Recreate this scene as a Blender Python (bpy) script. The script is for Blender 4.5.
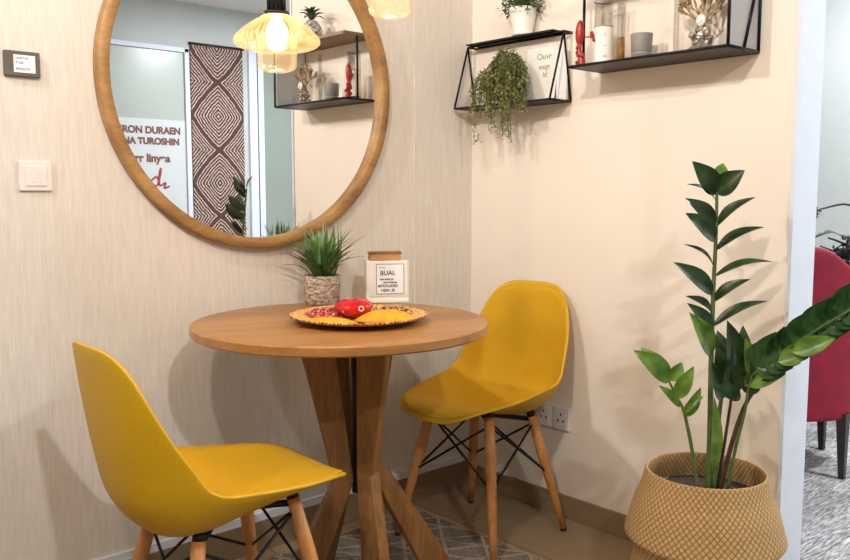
import bpy, bmesh, math, random
from mathutils import Vector, Matrix
random.seed(7)
S = bpy.context.scene
COL = S.collection
PI = math.pi
for o in list(bpy.data.objects):
    bpy.data.objects.remove(o)

# ------------------------------------------------------------------ camera
FOC, CX, CY = 850.0, 425.0, 280.0
PITCH, HEAD = math.atan(88 / 850), math.radians(48)
CAM = Vector((-2.27, -2.26, 1.12))
FW = Vector((math.cos(HEAD) * math.cos(PITCH), math.sin(HEAD) * math.cos(PITCH), -math.sin(PITCH)))
RT = Vector((math.sin(HEAD), -math.cos(HEAD), 0))
UP = RT.cross(FW)
cd = bpy.data.cameras.new('camera'); cam = bpy.data.objects.new('camera', cd); COL.objects.link(cam)
cd.sensor_width = 36; cd.lens = 36 * FOC / 850; cd.clip_start = .05
cam.matrix_world = Matrix.Translation(CAM) @ Matrix((RT, UP, -FW)).transposed().to_4x4()
S.camera = cam


def at(px, py, dep):                                   # a point of the place seen at a pixel, dep metres away
    return CAM + (FW + RT * ((px - CX) / FOC) + UP * ((CY - py) / FOC)) * dep


# ------------------------------------------------------------------ light and exposure
S.view_settings.view_transform = 'Standard'
S.view_settings.look = 'None'
S.view_settings.gamma = 1
S.view_settings.use_curve_mapping = False
S.view_settings.exposure = 0.24
W = bpy.data.worlds.new('world'); S.world = W; W.use_nodes = True
W.node_tree.nodes['Background'].inputs[0].default_value = (.80, .88, 1, 1)
W.node_tree.nodes['Background'].inputs[1].default_value = 1.0
CEIL = 2.55


def area(name, loc, aim, size, power, col):
    l = bpy.data.lights.new(name, 'AREA'); l.shape = 'DISK'; l.size = size; l.energy = power; l.color = col
    o = bpy.data.objects.new(name, l); COL.objects.link(o); o.location = loc
    o.rotation_euler = (Vector(aim) - Vector(loc)).to_track_quat('-Z', 'Y').to_euler()
    return o


WARM, NEUT, COOL = (1, .87, .74), (1, .97, .95), (.90, .95, 1)
UNSEEN_DOWNLIGHTS = [(-2.80, -.66, 15, NEUT, .09), (-2.45, -1.75, 18, WARM, .09), (-2.0, -3.1, 18, NEUT, .09),
              (1.3, -2.3, 66, COOL, .12), (.9, -3.0, 7, COOL, .12), (1.95, -.75, 34, COOL, .12)]  # unseen; shelf wall pair fits the shelf shadow, the rest added to brighten
AIMS = [(0, -.7, 1.7), (0, -.6, 1.85), (-1.4, 0, 1.85), None, None, None]       # the first three are tilted towards the walls
for (x, y, p, c, s), aim in zip(UNSEEN_DOWNLIGHTS, AIMS):
    a_ = area('unseen_downlight_beam', (x, y, CEIL - .025), aim or (x, y, 0), s, p, c)
    if aim: a_.data.spread = math.radians(125)
BULB_E = 120.0


# ------------------------------------------------------------------ materials
def lin(c):
    return tuple((v / 12.92 if v <= .04045 else ((v + .055) / 1.055) ** 2.4) for v in (c[0] / 255, c[1] / 255, c[2] / 255)) + (1,)


class N:
    def __init__(s, name, rough=.5, metal=0, col=None):
        s.m = bpy.data.materials.new(name); s.m.use_nodes = True
        s.t = s.m.node_tree; s.b = s.t.nodes['Principled BSDF']
        s.b.inputs['Roughness'].default_value = rough; s.b.inputs['Metallic'].default_value = metal
        if col: s.b.inputs['Base Color'].default_value = lin(col)

    def n(s, typ, **kw):
        x = s.t.nodes.new(typ)
        for k, v in kw.items():
            if hasattr(x, k): setattr(x, k, v)
            else: x.inputs[k.replace('_', ' ')].default_value = v
        return x

    def l(s, a, b): s.t.links.new(a, b)

    def coord(s, scale=(1, 1, 1), uv=False):
        c = s.n('ShaderNodeTexCoord'); m = s.n('ShaderNodeMapping'); m.inputs['Scale'].default_value = scale
        s.l(c.outputs['UV' if uv else 'Object'], m.inputs[0]); return m.outputs[0]

    def noise(s, vec, scale, detail=3, rough=.5):
        x = s.n('ShaderNodeTexNoise'); x.inputs['Scale'].default_value = scale
        x.inputs['Detail'].default_value = detail; x.inputs['Roughness'].default_value = rough
        s.l(vec, x.inputs['Vector']); return x.outputs['Fac']

    def ramp(s, fac, stops):
        r = s.n('ShaderNodeValToRGB'); e = r.color_ramp.elements
        while len(e) < len(stops): e.new(.5)
        for i, (p, c) in enumerate(stops): e[i].position = p; e[i].color = lin(c)
        s.l(fac, r.inputs[0]); return r.outputs[0]

    def math(s, op, a, b=None, c=None):
        x = s.n('ShaderNodeMath'); x.operation = op
        for i, v in enumerate((a, b, c)):
            if v is None: continue
            if isinstance(v, (int, float)): x.inputs[i].default_value = v
            else: s.l(v, x.inputs[i])
        return x.outputs[0]

    def color(s, o): s.l(o, s.b.inputs['Base Color'])

    def bump(s, h, strength=.3, dist=.002):
        x = s.n('ShaderNodeBump'); x.inputs['Strength'].default_value = strength; x.inputs['Distance'].default_value = dist
        s.l(h, x.inputs['Height']); s.l(x.outputs[0], s.b.inputs['Normal'])


M = {}


def plain(name, col, rough=.5, metal=0, var=.06, scale=14):
    n = N(name, rough, metal)
    f = n.noise(n.coord(), scale)
    lo = tuple(c * (1 - var) for c in col); hi = tuple(min(255, c * (1 + var)) for c in col)
    n.color(n.ramp(f, [(.3, lo), (.7, hi)])); M[name] = n.m; return n


plain('paint_cream', (232, 222, 209), .75, var=.012, scale=2)
plain('paint_white', (214, 219, 230), .5, var=.01)
plain('paint_grey', (190, 195, 193), .7, var=.02, scale=2)
plain('paint_greygreen', (140, 148, 140), .7, var=.02, scale=2)
plain('ceiling_white', (235, 232, 226), .8, var=.01)
plain('black_metal', (24, 26, 34), .4, .6)
plain('dark_metal', (62, 60, 58), .45, .5)
plain('black_plastic', (26, 25, 25), .4)
plain('switch_white', (232, 222, 218), .35, var=.01)
plain('socket_white', (228, 224, 222), .35, var=.01)
plain('red_glossy', (190, 22, 26), .22, var=.12, scale=25)
plain('red_lacquer', (150, 34, 26), .35, var=.25, scale=60)
plain('paper', (240, 236, 226), .7, var=.02)
plain('paper_white', (244, 244, 244), .6, var=.01)
plain('ink', (60, 58, 62), .6)
plain('ink_brown', (120, 70, 60), .6)
plain('ink_red', (165, 50, 58), .6)
plain('pot_white', (236, 234, 228), .4, var=.02)
plain('soil', (52, 36, 28), .95, var=.4, scale=60)
plain('leaf_trail', (136, 134, 78), .5, var=.3, scale=40)
plain('leaf_trail_dark', (84, 90, 54), .5, var=.3, scale=40)
plain('leaf_herb', (62, 84, 48), .5, var=.35, scale=40)
plain('stem_green', (72, 94, 42), .5, var=.15, scale=30)
plain('stem_dark', (70, 50, 40), .5, var=.15, scale=30)
plain('twig_dark', (36, 34, 36), .6, var=.2, scale=30)
plain('red_velvet', (128, 10, 38), .8, var=.12, scale=12)
plain('dark_wood', (34, 26, 26), .45, var=.2)
plain('orange_cloth', (228, 150, 28), .75, var=.10, scale=40)
plain('cord_black', (22, 20, 20), .6)
plain('glass_panel_frame', (90, 95, 92), .4)
plain('silver', (150, 142, 130), .35, .6, var=.4, scale=90)
plain('gold_branch', (150, 130, 96), .5, .2, var=.35, scale=80)
plain('grey_ceramic', (140, 138, 134), .3, var=.06)
plain('mark_grey', (196, 190, 186), .5)
plain('housing_grey', (84, 80, 76), .45)
plain('kraft', (176, 130, 72), .7, var=.08)

# wallpaper: beige with fine vertical streaks
n = N('wallpaper', .8)
v = n.coord((1, 1, .05)); a = n.noise(v, 210, 4, .65); v2 = n.coord((1, 1, .12)); b = n.noise(v2, 60, 3, .6)
f = n.math('ADD', n.math('MULTIPLY', a, .65), n.math('MULTIPLY', b, .35))
n.color(n.ramp(f, [(.30, (206, 198, 187)), (.50, (220, 212, 202)), (.70, (231, 224, 216))]))
n.bump(f, .45, .003); M['wallpaper'] = n.m

# woods
def wood(name, c0, c1, c2, axis='z', scale=9, rough=.42, streak=.08):
    n = N(name, rough)
    sc = {'x': (streak, 1, 1), 'y': (1, streak, 1), 'z': (1, 1, streak)}[axis]
    v = n.coord(sc); a = n.noise(v, scale, 5, .6); b = n.noise(v, scale * 9, 3, .6)
    f = n.math('ADD', n.math('MULTIPLY', a, .7), n.math('MULTIPLY', b, .3))
    n.color(n.ramp(f, [(.36, c0), (.5, c1), (.64, c2)])); n.bump(b, .12, .001); M[name] = n.m


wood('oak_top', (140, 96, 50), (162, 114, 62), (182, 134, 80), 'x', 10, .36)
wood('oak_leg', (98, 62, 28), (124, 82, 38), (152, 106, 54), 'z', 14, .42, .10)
wood('oak_frame', (132, 94, 50), (158, 118, 68), (180, 140, 86), 'x', 12, .45, .3)
wood('beech', (168, 108, 52), (194, 132, 72), (210, 150, 90), 'z', 14, .45, .08)
wood('shelf_wood', (104, 78, 52), (124, 96, 66), (140, 110, 78), 'y', 14, .5)
wood('lid_wood', (160, 110, 62), (180, 130, 78), (196, 146, 94), 'x', 18, .5)

# chair shell: moulded yellow
n = N('yellow_shell', .48); f = n.noise(n.coord(), 220, 2)
n.color(n.ramp(f, [(.3, (206, 160, 8)), (.7, (213, 167, 12))])); n.bump(f, .12, .0006); M['yellow_shell'] = n.m
n = N('yellow_pad', .8); f = n.noise(n.coord(), 420, 2)
n.color(n.ramp(f, [(.3, (200, 152, 6)), (.7, (210, 162, 10))])); n.bump(f, .3, .0008); M['yellow_pad'] = n.m

# tiles
n = N('floor_tile', .3)
bt = n.n('ShaderNodeTexBrick'); bt.offset = 0; bt.inputs['Scale'].default_value = 1
for k, v_ in (('Brick Width', .6), ('Row Height', .6), ('Mortar Size', .003), ('Bias', 0)): bt.inputs[k].default_value = v_
bt.inputs['Color1'].default_value = lin((158, 138, 112)); bt.inputs['Color2'].default_value = lin((152, 132, 106)); bt.inputs['Mortar'].default_value = lin((120, 102, 82))
mp = n.n('ShaderNodeMapping'); mp.inputs['Location'].default_value = (.31, .28, 0)
tc = n.n('ShaderNodeTexCoord'); n.l(tc.outputs['Object'], mp.inputs[0]); n.l(mp.outputs[0], bt.inputs['Vector'])
mx = n.n('ShaderNodeMixRGB'); mx.blend_type = 'MULTIPLY'; mx.inputs[0].default_value = 1
n.l(bt.outputs['Color'], mx.inputs[1]); n.l(n.ramp(n.noise(n.coord(), 3, 4), [(.3, (235, 232, 228)), (.7, (255, 255, 255))]), mx.inputs[2])
n.color(mx.outputs[0]); M['floor_tile'] = n.m
plain('base_tile', (136, 117, 90), .32, var=.04, scale=4)

# grey carpet planks of the next room
n = N('carpet_planks', .95)
bt = n.n('ShaderNodeTexBrick'); bt.inputs['Scale'].default_value = 1
for k, v_ in (('Brick Width', .95), ('Row Height', .24), ('Mortar Size', .001)): bt.inputs[k].default_value = v_
bt.inputs['Color1'].default_value = lin((232, 230, 230)); bt.inputs['Color2'].default_value = lin((196, 194, 196)); bt.inputs['Mortar'].default_value = lin((110, 108, 108))
n.l(n.coord(), bt.inputs['Vector'])
f = n.noise(n.coord((.14, 1, 1)), 120, 4, .75)
mx = n.n('ShaderNodeMixRGB'); mx.blend_type = 'MULTIPLY'; mx.inputs[0].default_value = 1
n.l(bt.outputs['Color'], mx.inputs[1]); n.l(n.ramp(f, [(.36, (112, 110, 112)), (.50, (188, 186, 186)), (.62, (250, 250, 250))]), mx.inputs[2])
n.color(mx.outputs[0]); n.bump(f, .4, .004); M['carpet_planks'] = n.m

# patterned rug: grey brown with pale triangular lines
n = N('rug_weave', .95)
s_ = n.n('ShaderNodeSeparateXYZ'); n.l(n.coord(), s_.inputs[0])
wob = n.math('MULTIPLY', n.math('SUBTRACT', n.noise(n.coord(), 14, 2), .5), .02)
X = n.math('ADD', s_.outputs[0], wob); Y = n.math('ADD', s_.outputs[1], wob)
def lines(e, per, w):
    fr = n.math('FRACT', n.math('DIVIDE', e, per)); d = n.math('ABSOLUTE', n.math('SUBTRACT', fr, .5))
    return n.math('GREATER_THAN', d, .5 - w)
ls = n.math('MAXIMUM', lines(n.math('ADD', X, n.math('MULTIPLY', Y, .5)), .115, .05), lines(n.math('ADD', n.math('MULTIPLY', X, .55), Y), .10, .05))
ls = n.math('MAXIMUM', ls, lines(n.math('SUBTRACT', n.math('MULTIPLY', X, 1.3), Y), .21, .04))
grain = n.noise(n.coord(), 260, 3, .8); big = n.noise(n.coord(), 6, 2)
mx = n.n('ShaderNodeMixRGB'); n.l(n.math('MULTIPLY', ls, n.math('ADD', -.02, grain)), mx.inputs[0])
n.l(n.ramp(n.math('ADD', n.math('MULTIPLY', grain, .75), n.math('MULTIPLY', big, .25)), [(.38, (78, 70, 62)), (.5, (124, 113, 102)), (.62, (176, 164, 150))]), mx.inputs[1])
mx.inputs[2].default_value = lin((206, 194, 176)); n.color(mx.outputs[0]); n.bump(grain, .6, .004); M['rug_weave'] = n.m
plain('rug_binding', (168, 138, 98), .9, var=.12, scale=120)

# hanging: nested diamonds
n = N('diamond_weave', .95)
s_ = n.n('ShaderNodeSeparateXYZ'); n.l(n.coord(), s_.inputs[0])
nz = n.math('MULTIPLY', n.math('SUBTRACT', n.noise(n.coord(), 16, 3), .5), .10)
U_ = n.math('ABSOLUTE', n.math('DIVIDE', s_.outputs[0], .225))
V_ = n.math('ABSOLUTE', n.math('MULTIPLY', n.math('SUBTRACT', n.math('FRACT', n.math('DIVIDE', s_.outputs[2], .52)), .5), 2))
D_ = n.math('ADD', n.math('POWER', n.math('ADD', n.math('POWER', U_, 1.15), n.math('POWER', V_, 1.15)), .87), nz)
sn = n.math('SINE', n.math('MULTIPLY', D_, 58))
dots = n.noise(n.coord(), 62, 2, .8)
msk = n.math('GREATER_THAN', n.math('ADD', sn, n.math('MULTIPLY', dots, 2.6)), 1.75)
bord = n.math('LESS_THAN', n.math('ABSOLUTE', n.math('SUBTRACT', D_, 1.0)), .045)
msk = n.math('MULTIPLY', msk, n.math('SUBTRACT', 1, bord))
mx = n.n('ShaderNodeMixRGB'); n.l(msk, mx.inputs[0]); mx.inputs[1].default_value = lin((80, 54, 48)); mx.inputs[2].default_value = lin((196, 174, 160))
n.color(mx.outputs[0]); M['diamond_weave'] = n.m

# lathed weaves, by UV (u round the body, v along the profile in metres)
def weave(name, base, dark, nu, nv, w=.12, strength=.8):
    n = N(name, .8)
    c = n.n('ShaderNodeTexCoord'); s_ = n.n('ShaderNodeSeparateXYZ'); n.l(c.outputs['UV'], s_.inputs[0])
    a = n.math('MULTIPLY', s_.outputs[0], nu); b = n.math('MULTIPLY', s_.outputs[1], nv)
    def ln(e):
        d = n.math('ABSOLUTE', n.math('SUBTRACT', n.math('FRACT', e), .5)); return n.math('SUBTRACT', .5, d)
    g = n.math('MINIMUM', ln(n.math('ADD', a, b)), ln(n.math('SUBTRACT', a, b)))
    r = n.n('ShaderNodeMapRange'); n.l(g, r.inputs[0]); r.inputs[1].default_value = w * .4; r.inputs[2].default_value = w * 1.6
    fine = n.noise(n.coord(), 140, 3, .7)
    mx = n.n('ShaderNodeMixRGB'); n.l(r.outputs[0], mx.inputs[0]); mx.inputs[1].default_value = lin(dark)
    n.l(n.ramp(fine, [(.3, tuple(x * .84 for x in base)), (.7, base)]), mx.inputs[2])
    n.color(mx.outputs[0]); n.bump(r.outputs[0], strength, .003); M[name] = n.m


weave('basket_weave', (214, 176, 118), (150, 108, 62), 74, 54, .10)
n = N('rope_pot', .9)
f = n.noise(n.coord((.35, .35, 1)), 170, 3, .7)
n.color(n.ramp(f, [(.36, (112, 94, 80)), (.5, (172, 152, 134)), (.62, (216, 200, 182))])); n.bump(f, 1, .004); M['rope_pot'] = n.m
n = N('jar_script', .5); f = n.noise(n.coord((1, 1, .6)), 150, 3, .8)
n.color(n.ramp(f, [(.45, (60, 60, 62)), (.52, (216, 212, 204))])); M['jar_script'] = n.m

# leaves
def leafmat(name, c0, c1, rough=.32, sc=26):
    n = N(name, rough); f = n.noise(n.coord(), sc, 3)
    n.color(n.ramp(f, [(.35, c0), (.65, c1)]))
    n.b.inputs['Specular IOR Level'].default_value = .4
    M[name] = n.m


leafmat('zz_leaf', (26, 44, 24), (46, 72, 32))
leafmat('zz_leaf_bright', (66, 98, 30), (104, 140, 48))
leafmat('zz_leaf_frond', (34, 66, 34), (54, 92, 46))
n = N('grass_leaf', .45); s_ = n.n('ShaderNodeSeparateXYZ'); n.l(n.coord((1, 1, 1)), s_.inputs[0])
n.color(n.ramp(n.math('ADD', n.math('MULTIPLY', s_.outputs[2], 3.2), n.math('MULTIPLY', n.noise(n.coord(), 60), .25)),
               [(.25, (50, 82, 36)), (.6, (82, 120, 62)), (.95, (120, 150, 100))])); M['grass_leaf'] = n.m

# plate: woven rim, red beaded and dark speckled cloth
n = N('plate_straw', .7); f = n.noise(n.coord(), 190, 2, .8)
n.color(n.ramp(f, [(.38, (150, 84, 30)), (.5, (222, 160, 70)), (.62, (242, 214, 150))])); M['plate_straw'] = n.m
n = N('beads_red', .4); f = n.noise(n.coord(), 120, 2, .8)
n.color(n.ramp(f, [(.40, (120, 14, 30)), (.52, (176, 28, 44)), (.62, (214, 170, 150))])); n.bump(f, 1, .006); M['beads_red'] = n.m
n = N('beads_dark', .4); f = n.noise(n.coord(), 130, 2, .8)
n.color(n.ramp(f, [(.45, (84, 26, 24)), (.52, (170, 110, 60)), (.6, (236, 206, 160))])); n.bump(f, 1, .006); M['beads_dark'] = n.m

# mirror, glass, emitters
n = N('mirror_silver', .0, 1); n.b.inputs['Base Color'].default_value = (.90, .91, .91, 1); M['mirror_silver'] = n.m
def glassy(name, tint, edge, gl=.06):
    m = bpy.data.materials.new(name); m.use_nodes = True; t = m.node_tree
    for q in list(t.nodes): t.nodes.remove(q)
    o = t.nodes.new('ShaderNodeOutputMaterial'); tr = t.nodes.new('ShaderNodeBsdfTransparent'); tr.inputs[0].default_value = tint + (1,)
    tr2 = t.nodes.new('ShaderNodeBsdfTransparent'); tr2.inputs[0].default_value = edge + (1,)
    lw = t.nodes.new('ShaderNodeLayerWeight'); lw.inputs[0].default_value = .45
    g = t.nodes.new('ShaderNodeBsdfGlossy'); g.inputs['Roughness'].default_value = .05
    m1 = t.nodes.new('ShaderNodeMixShader'); m2 = t.nodes.new('ShaderNodeMixShader')
    t.links.new(lw.outputs['Facing'], m1.inputs[0]); t.links.new(tr.outputs[0], m1.inputs[1]); t.links.new(tr2.outputs[0], m1.inputs[2])
    fr = t.nodes.new('ShaderNodeMath'); fr.operation = 'MULTIPLY_ADD'; t.links.new(lw.outputs['Fresnel'], fr.inputs[0]); fr.inputs[1].default_value = .2; fr.inputs[2].default_value = gl
    t.links.new(fr.outputs[0], m2.inputs[0]); t.links.new(m1.outputs[0], m2.inputs[1]); t.links.new(g.outputs[0], m2.inputs[2])
    t.links.new(m2.outputs[0], o.inputs[0]); M[name] = m


glassy('clear_glass', (.995, .995, .99), (.93, .92, .90), .03)
glassy('amber_liquid', (.95, .70, .30), (.9, .55, .2))
glassy('lens_glass', (.97, .97, .97), (.8, .8, .8))
# ribbed amber glass of the lamp shades: translucent and transparent mixed, vertical ribs by UV
def shade_glass(name, tcol, dcol, fac, ribs):
    m = bpy.data.materials.new(name); m.use_nodes = True; t = m.node_tree
    for q in list(t.nodes): t.nodes.remove(q)
    o = t.nodes.new('ShaderNodeOutputMaterial'); tr = t.nodes.new('ShaderNodeBsdfTransparent'); tr.inputs[0].default_value = tcol + (1,)
    tl = t.nodes.new('ShaderNodeBsdfTranslucent'); tl.inputs[0].default_value = dcol + (1,)
    gl = t.nodes.new('ShaderNodeBsdfGlossy'); gl.inputs['Roughness'].default_value = .08
    c = t.nodes.new('ShaderNodeTexCoord'); s = t.nodes.new('ShaderNodeSeparateXYZ'); t.links.new(c.outputs['UV'], s.inputs[0])
    a = t.nodes.new('ShaderNodeMath'); a.operation = 'MULTIPLY'; t.links.new(s.outputs[0], a.inputs[0]); a.inputs[1].default_value = ribs * 2 * PI
    b = t.nodes.new('ShaderNodeMath'); b.operation = 'SINE'; t.links.new(a.outputs[0], b.inputs[0])
    k = t.nodes.new('ShaderNodeMath'); k.operation = 'MULTIPLY_ADD'; t.links.new(b.outputs[0], k.inputs[0]); k.inputs[1].default_value = fac * .6; k.inputs[2].default_value = fac
    m1 = t.nodes.new('ShaderNodeMixShader'); t.links.new(k.outputs[0], m1.inputs[0]); t.links.new(tr.outputs[0], m1.inputs[1]); t.links.new(tl.outputs[0], m1.inputs[2])
    lw = t.nodes.new('ShaderNodeLayerWeight'); lw.inputs[0].default_value = .3
    k2 = t.nodes.new('ShaderNodeMath'); k2.operation = 'MULTIPLY_ADD'; t.links.new(lw.outputs['Fresnel'], k2.inputs[0]); k2.inputs[1].default_value = .5; k2.inputs[2].default_value = .04
    m2 = t.nodes.new('ShaderNodeMixShader'); t.links.new(k2.outputs[0], m2.inputs[0]); t.links.new(m1.outputs[0], m2.inputs[1]); t.links.new(gl.outputs[0], m2.inputs[2])
    t.links.new(m2.outputs[0], o.inputs[0]); M[name] = m


shade_glass('ribbed_amber_glass', (1, .96, .84), (1, .84, .50), .09, 48)
shade_glass('plain_amber_glass', (1, .98, .92), (1, .86, .55), .04, 0)
def emit(name, col, st):
    m = bpy.data.materials.new(name); m.use_nodes = True; b = m.node_tree.nodes['Principled BSDF']
    b.inputs['Base Color'].default_value = (0, 0, 0, 1)
    b.inputs['Emission Color'].default_value = col + (1,); b.inputs['Emission Strength'].default_value = st; M[name] = m


emit('bulb_glow', (1, .62, .26), BULB_E)
emit('unseen_downlight_glow', (1, .9, .75), 3)
n = N('frosted_glass', .35); n.b.inputs['Base Color'].default_value = lin((214, 216, 220)); n.b.inputs['Transmission Weight'].default_value = .35; M['frosted_glass'] = n.m
# pale glazed board seen in the mirror
plain('board_glass', (172, 180, 172), .25, var=.01, scale=2)
plain('board_lower', (200, 205, 204), .4, var=.01, scale=2)


# ------------------------------------------------------------------ mesh helpers
def link(name, bm, mat, parent=None, smooth=False, loc=None, rot=None):
    me = bpy.data.meshes.new(name); bmesh.ops.recalc_face_normals(bm, faces=bm.faces)
    bm.to_mesh(me); bm.free()
    mats = mat if isinstance(mat, (list, tuple)) else [mat]
    for q in mats: me.materials.append(M[q])
    if smooth: me.polygons.foreach_set('use_smooth', [True] * len(me.polygons))
    o = bpy.data.objects.new(name, me); COL.objects.link(o)
    if parent: o.parent = parent
    if loc: o.location = loc
    if rot: o.rotation_euler = rot
    return o


def box(bm, c, s, rot=None, mi=0):
    m = Matrix.Translation(c)
    if rot: m = m @ rot.to_4x4()
    r = bmesh.ops.create_cube(bm, size=1, matrix=m @ Matrix.Diagonal((s[0], s[1], s[2], 1)))
    for v in r['verts']:
        for f in v.link_faces: f.material_index = mi
    return r['verts']


def span(bm, a, b):
    return box(bm, [(a[i] + b[i]) / 2 for i in range(3)], [abs(b[i] - a[i]) for i in range(3)])


def bevel(o, w, seg=2):
    m = o.modifiers.new('bevel', 'BEVEL'); m.width = w; m.segments = seg; m.limit_method = 'ANGLE'; m.angle_limit = math.radians(40); return o


def tube(bm, pts, rad, seg=8, cap=True):
    pts = [Vector(p) for p in pts]; rads = rad if isinstance(rad, (list, tuple)) else [rad] * len(pts)
    rings = []; ref = None
    for i, p in enumerate(pts):
        d = (pts[min(i + 1, len(pts) - 1)] - pts[max(i - 1, 0)]).normalized()
        if ref is None:
            ref = d.orthogonal().normalized()
        ref = (ref - d * ref.dot(d)).normalized(); b = d.cross(ref)
        rings.append([bm.verts.new(p + (ref * math.cos(2 * PI * k / seg) + b * math.sin(2 * PI * k / seg)) * rads[i]) for k in range(seg)])
    for a, b in zip(rings, rings[1:]):
        for k in range(seg): bm.faces.new((a[k], a[(k + 1) % seg], b[(k + 1) % seg], b[k]))
    if cap:
        bm.faces.new(rings[0][::-1]); bm.faces.new(rings[-1])


def lathe(bm, prof, seg=48, c=(0, 0, 0), uv=True, caps=False):
    lay = bm.loops.layers.uv.verify() if uv else None
    rings = []; L = [0]
    for i in range(1, len(prof)): L.append(L[-1] + math.hypot(prof[i][0] - prof[i - 1][0], prof[i][1] - prof[i - 1][1]))
    for r, z in prof:
        rings.append([bm.verts.new((c[0] + max(r, 1e-4) * math.cos(2 * PI * k / seg), c[1] + max(r, 1e-4) * math.sin(2 * PI * k / seg), c[2] + z)) for k in range(seg)])
    for i in range(len(rings) - 1):
        for k in range(seg):
            f = bm.faces.new((rings[i][k], rings[i][(k + 1) % seg], rings[i + 1][(k + 1) % seg], rings[i + 1][k]))
            if uv:
                for lp, (uu, vv) in zip(f.loops, ((k, i), (k + 1, i), (k + 1, i + 1), (k, i + 1))): lp[lay].uv = (uu / seg, L[vv])
    if caps:
        bm.faces.new(rings[0][::-1]); bm.faces.new(rings[-1])


def smoothprof(p, k=4):
    out = []
    for i in range(len(p) - 1):
        p0, p1, p2, p3 = p[max(i - 1, 0)], p[i], p[i + 1], p[min(i + 2, len(p) - 1)]
        for j in range(k):
            t = j / k
            out.append(tuple(.5 * (2 * p1[a] + (p2[a] - p0[a]) * t + (2 * p0[a] - 5 * p1[a] + 4 * p2[a] - p3[a]) * t * t + (3 * p1[a] - p0[a] - 3 * p2[a] + p3[a]) * t ** 3) for a in range(len(p1))))
    out.append(tuple(p[-1])); return out


def leaf(bm, base, tip, width, nrm, bend=.15, fold=.25, seg=8, point=1.0):
    """a blade from base to tip, curved away from nrm by bend, folded along its midrib"""
    base, tip = Vector(base), Vector(tip); d = tip - base; L = d.length; d.normalize()
    nrm = Vector(nrm); nrm = (nrm - d * nrm.dot(d)).normalized(); s = d.cross(nrm)
    rows = []
    for i in range(seg + 1):
        t = i / seg
        w = width * .5 * max(math.sin(PI * min(1, t ** .85)) ** .75, .03 if i < seg else 0.0)
        if point > 1: w *= (1 - t ** 3 * .4)
        c = base + d * (L * t) + nrm * (bend * L * math.sin(PI * t))
        rows.append([bm.verts.new(c - s * w + nrm * w * fold), bm.verts.new(c - s * w * .5 + nrm * w * fold * .35), bm.verts.new(c), bm.verts.new(c + s * w * .5 + nrm * w * fold * .35), bm.verts.new(c + s * w + nrm * w * fold)])
    for a, b in zip(rows, rows[1:]):
        for k in range(4): bm.faces.new((a[k], a[k + 1], b[k + 1], b[k]))


def root(name, loc, label, cat, group=None, rz=0):
    o = bpy.data.objects.new(name, None); COL.objects.link(o); o.location = loc; o.rotation_euler = (0, 0, rz); o.empty_display_size = .05
    o['label'] = label; o['category'] = cat
    if group: o['group'] = group
    return o


def tag(o, label, cat, group=None, kind=None):
    o['label'] = label; o['category'] = cat
    if group: o['group'] = group
    if kind: o['kind'] = kind
    return o


def struct(o): o['kind'] = 'structure'; return o


def copy_tree(o, parent=None):
    c = o.copy(); COL.objects.link(c)
    if parent: c.parent = parent
    for ch in list(o.children): copy_tree(ch, c)
    return c


def writing(name, text, size, mat, parent, loc, rot, mirrored=False, bold=0.0):
    cu = bpy.data.curves.new(name, 'FONT'); cu.body = text; cu.size = size; cu.extrude = .0004; cu.offset = bold
    cu.align_x = 'LEFT'
    tmp = bpy.data.objects.new(name + '_t', cu); COL.objects.link(tmp)
    dg = bpy.context.evaluated_depsgraph_get(); me = bpy.data.meshes.new_from_object(tmp.evaluated_get(dg))
    bpy.data.objects.remove(tmp)
    if mirrored: me.transform(Matrix.Scale(-1, 4, (1, 0, 0)))
    me.materials.clear(); me.materials.append(M[mat]); o = bpy.data.objects.new(name, me); COL.objects.link(o)
    o.parent = parent; o.location = loc; o.rotation_euler = rot; return o


# ------------------------------------------------------------------ the room
XW, XE, YS, YN = -3.6, 2.7, -3.9, 1.6          # west, east, south, north ends of the whole place
WT, WEND = .13, -1.21                            # thickness and end of the shelf wall
def slab(name, a, b, mat):
    bm = bmesh.new(); span(bm, a, b); return struct(link(name, bm, mat))


slab('floor', (XW, YS, -.1), (WT * .5, YN * 0 + .1, 0), 'floor_tile')
slab('floor_next_room', (WT * .5, YS, -.1), (XE, YN, 0), 'carpet_planks')
slab('wall_left', (XW, 0, 0), (0, .12, CEIL), 'wallpaper')
slab('wall_right', (0, WEND, 0), (WT, YN, CEIL), 'paint_cream')
slab('ceiling', (XW, YS, CEIL), (XE, YN, CEIL + .1), 'ceiling_white')
slab('wall_rear', (XW, YS - .1, 0), (XE, YS, CEIL), 'paint_grey')
slab('wall_far', (XE, YS, 0), (XE + .1, YN, CEIL), 'paint_grey')
slab('wall_north', (WT, YN, 0), (XE, YN + .1, CEIL), 'paint_grey')
# unseen west wall; its window is added to let daylight in
bm = bmesh.new()
span(bm, (XW - .12, YS, 0), (XW, YN * 0, .8)); span(bm, (XW - .12, YS, 2.2), (XW, 0, CEIL))
span(bm, (XW - .12, YS, .8), (XW, -3.3, 2.2)); span(bm, (XW - .12, -1.3, .8), (XW, 0, 2.2))
struct(link('wall_west', bm, 'paint_cream'))
wf = bmesh.new()
for y in (-3.27, -2.3, -1.33): span(wf, (XW - .07, y - .03, .8), (XW - .02, y + .03, 2.2))
for z in (.83, 2.17): span(wf, (XW - .07, -3.3, z - .03), (XW - .02, -1.3, z + .03))
struct(link('added_window', wf, 'paint_white'))
bm = bmesh.new(); span(bm, (XW - .05, -3.27, .83), (XW - .044, -1.33, 2.17)); g = link('added_window_pane', bm, 'lens_glass'); g.parent = bpy.data.objects['added_window']
# white lining of the wall's end
bm = bmesh.new(); span(bm, (-.006, WEND - .012, 0), (WT + .006, WEND, CEIL)); struct(link('trim_1', bm, 'paint_white'))
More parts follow.
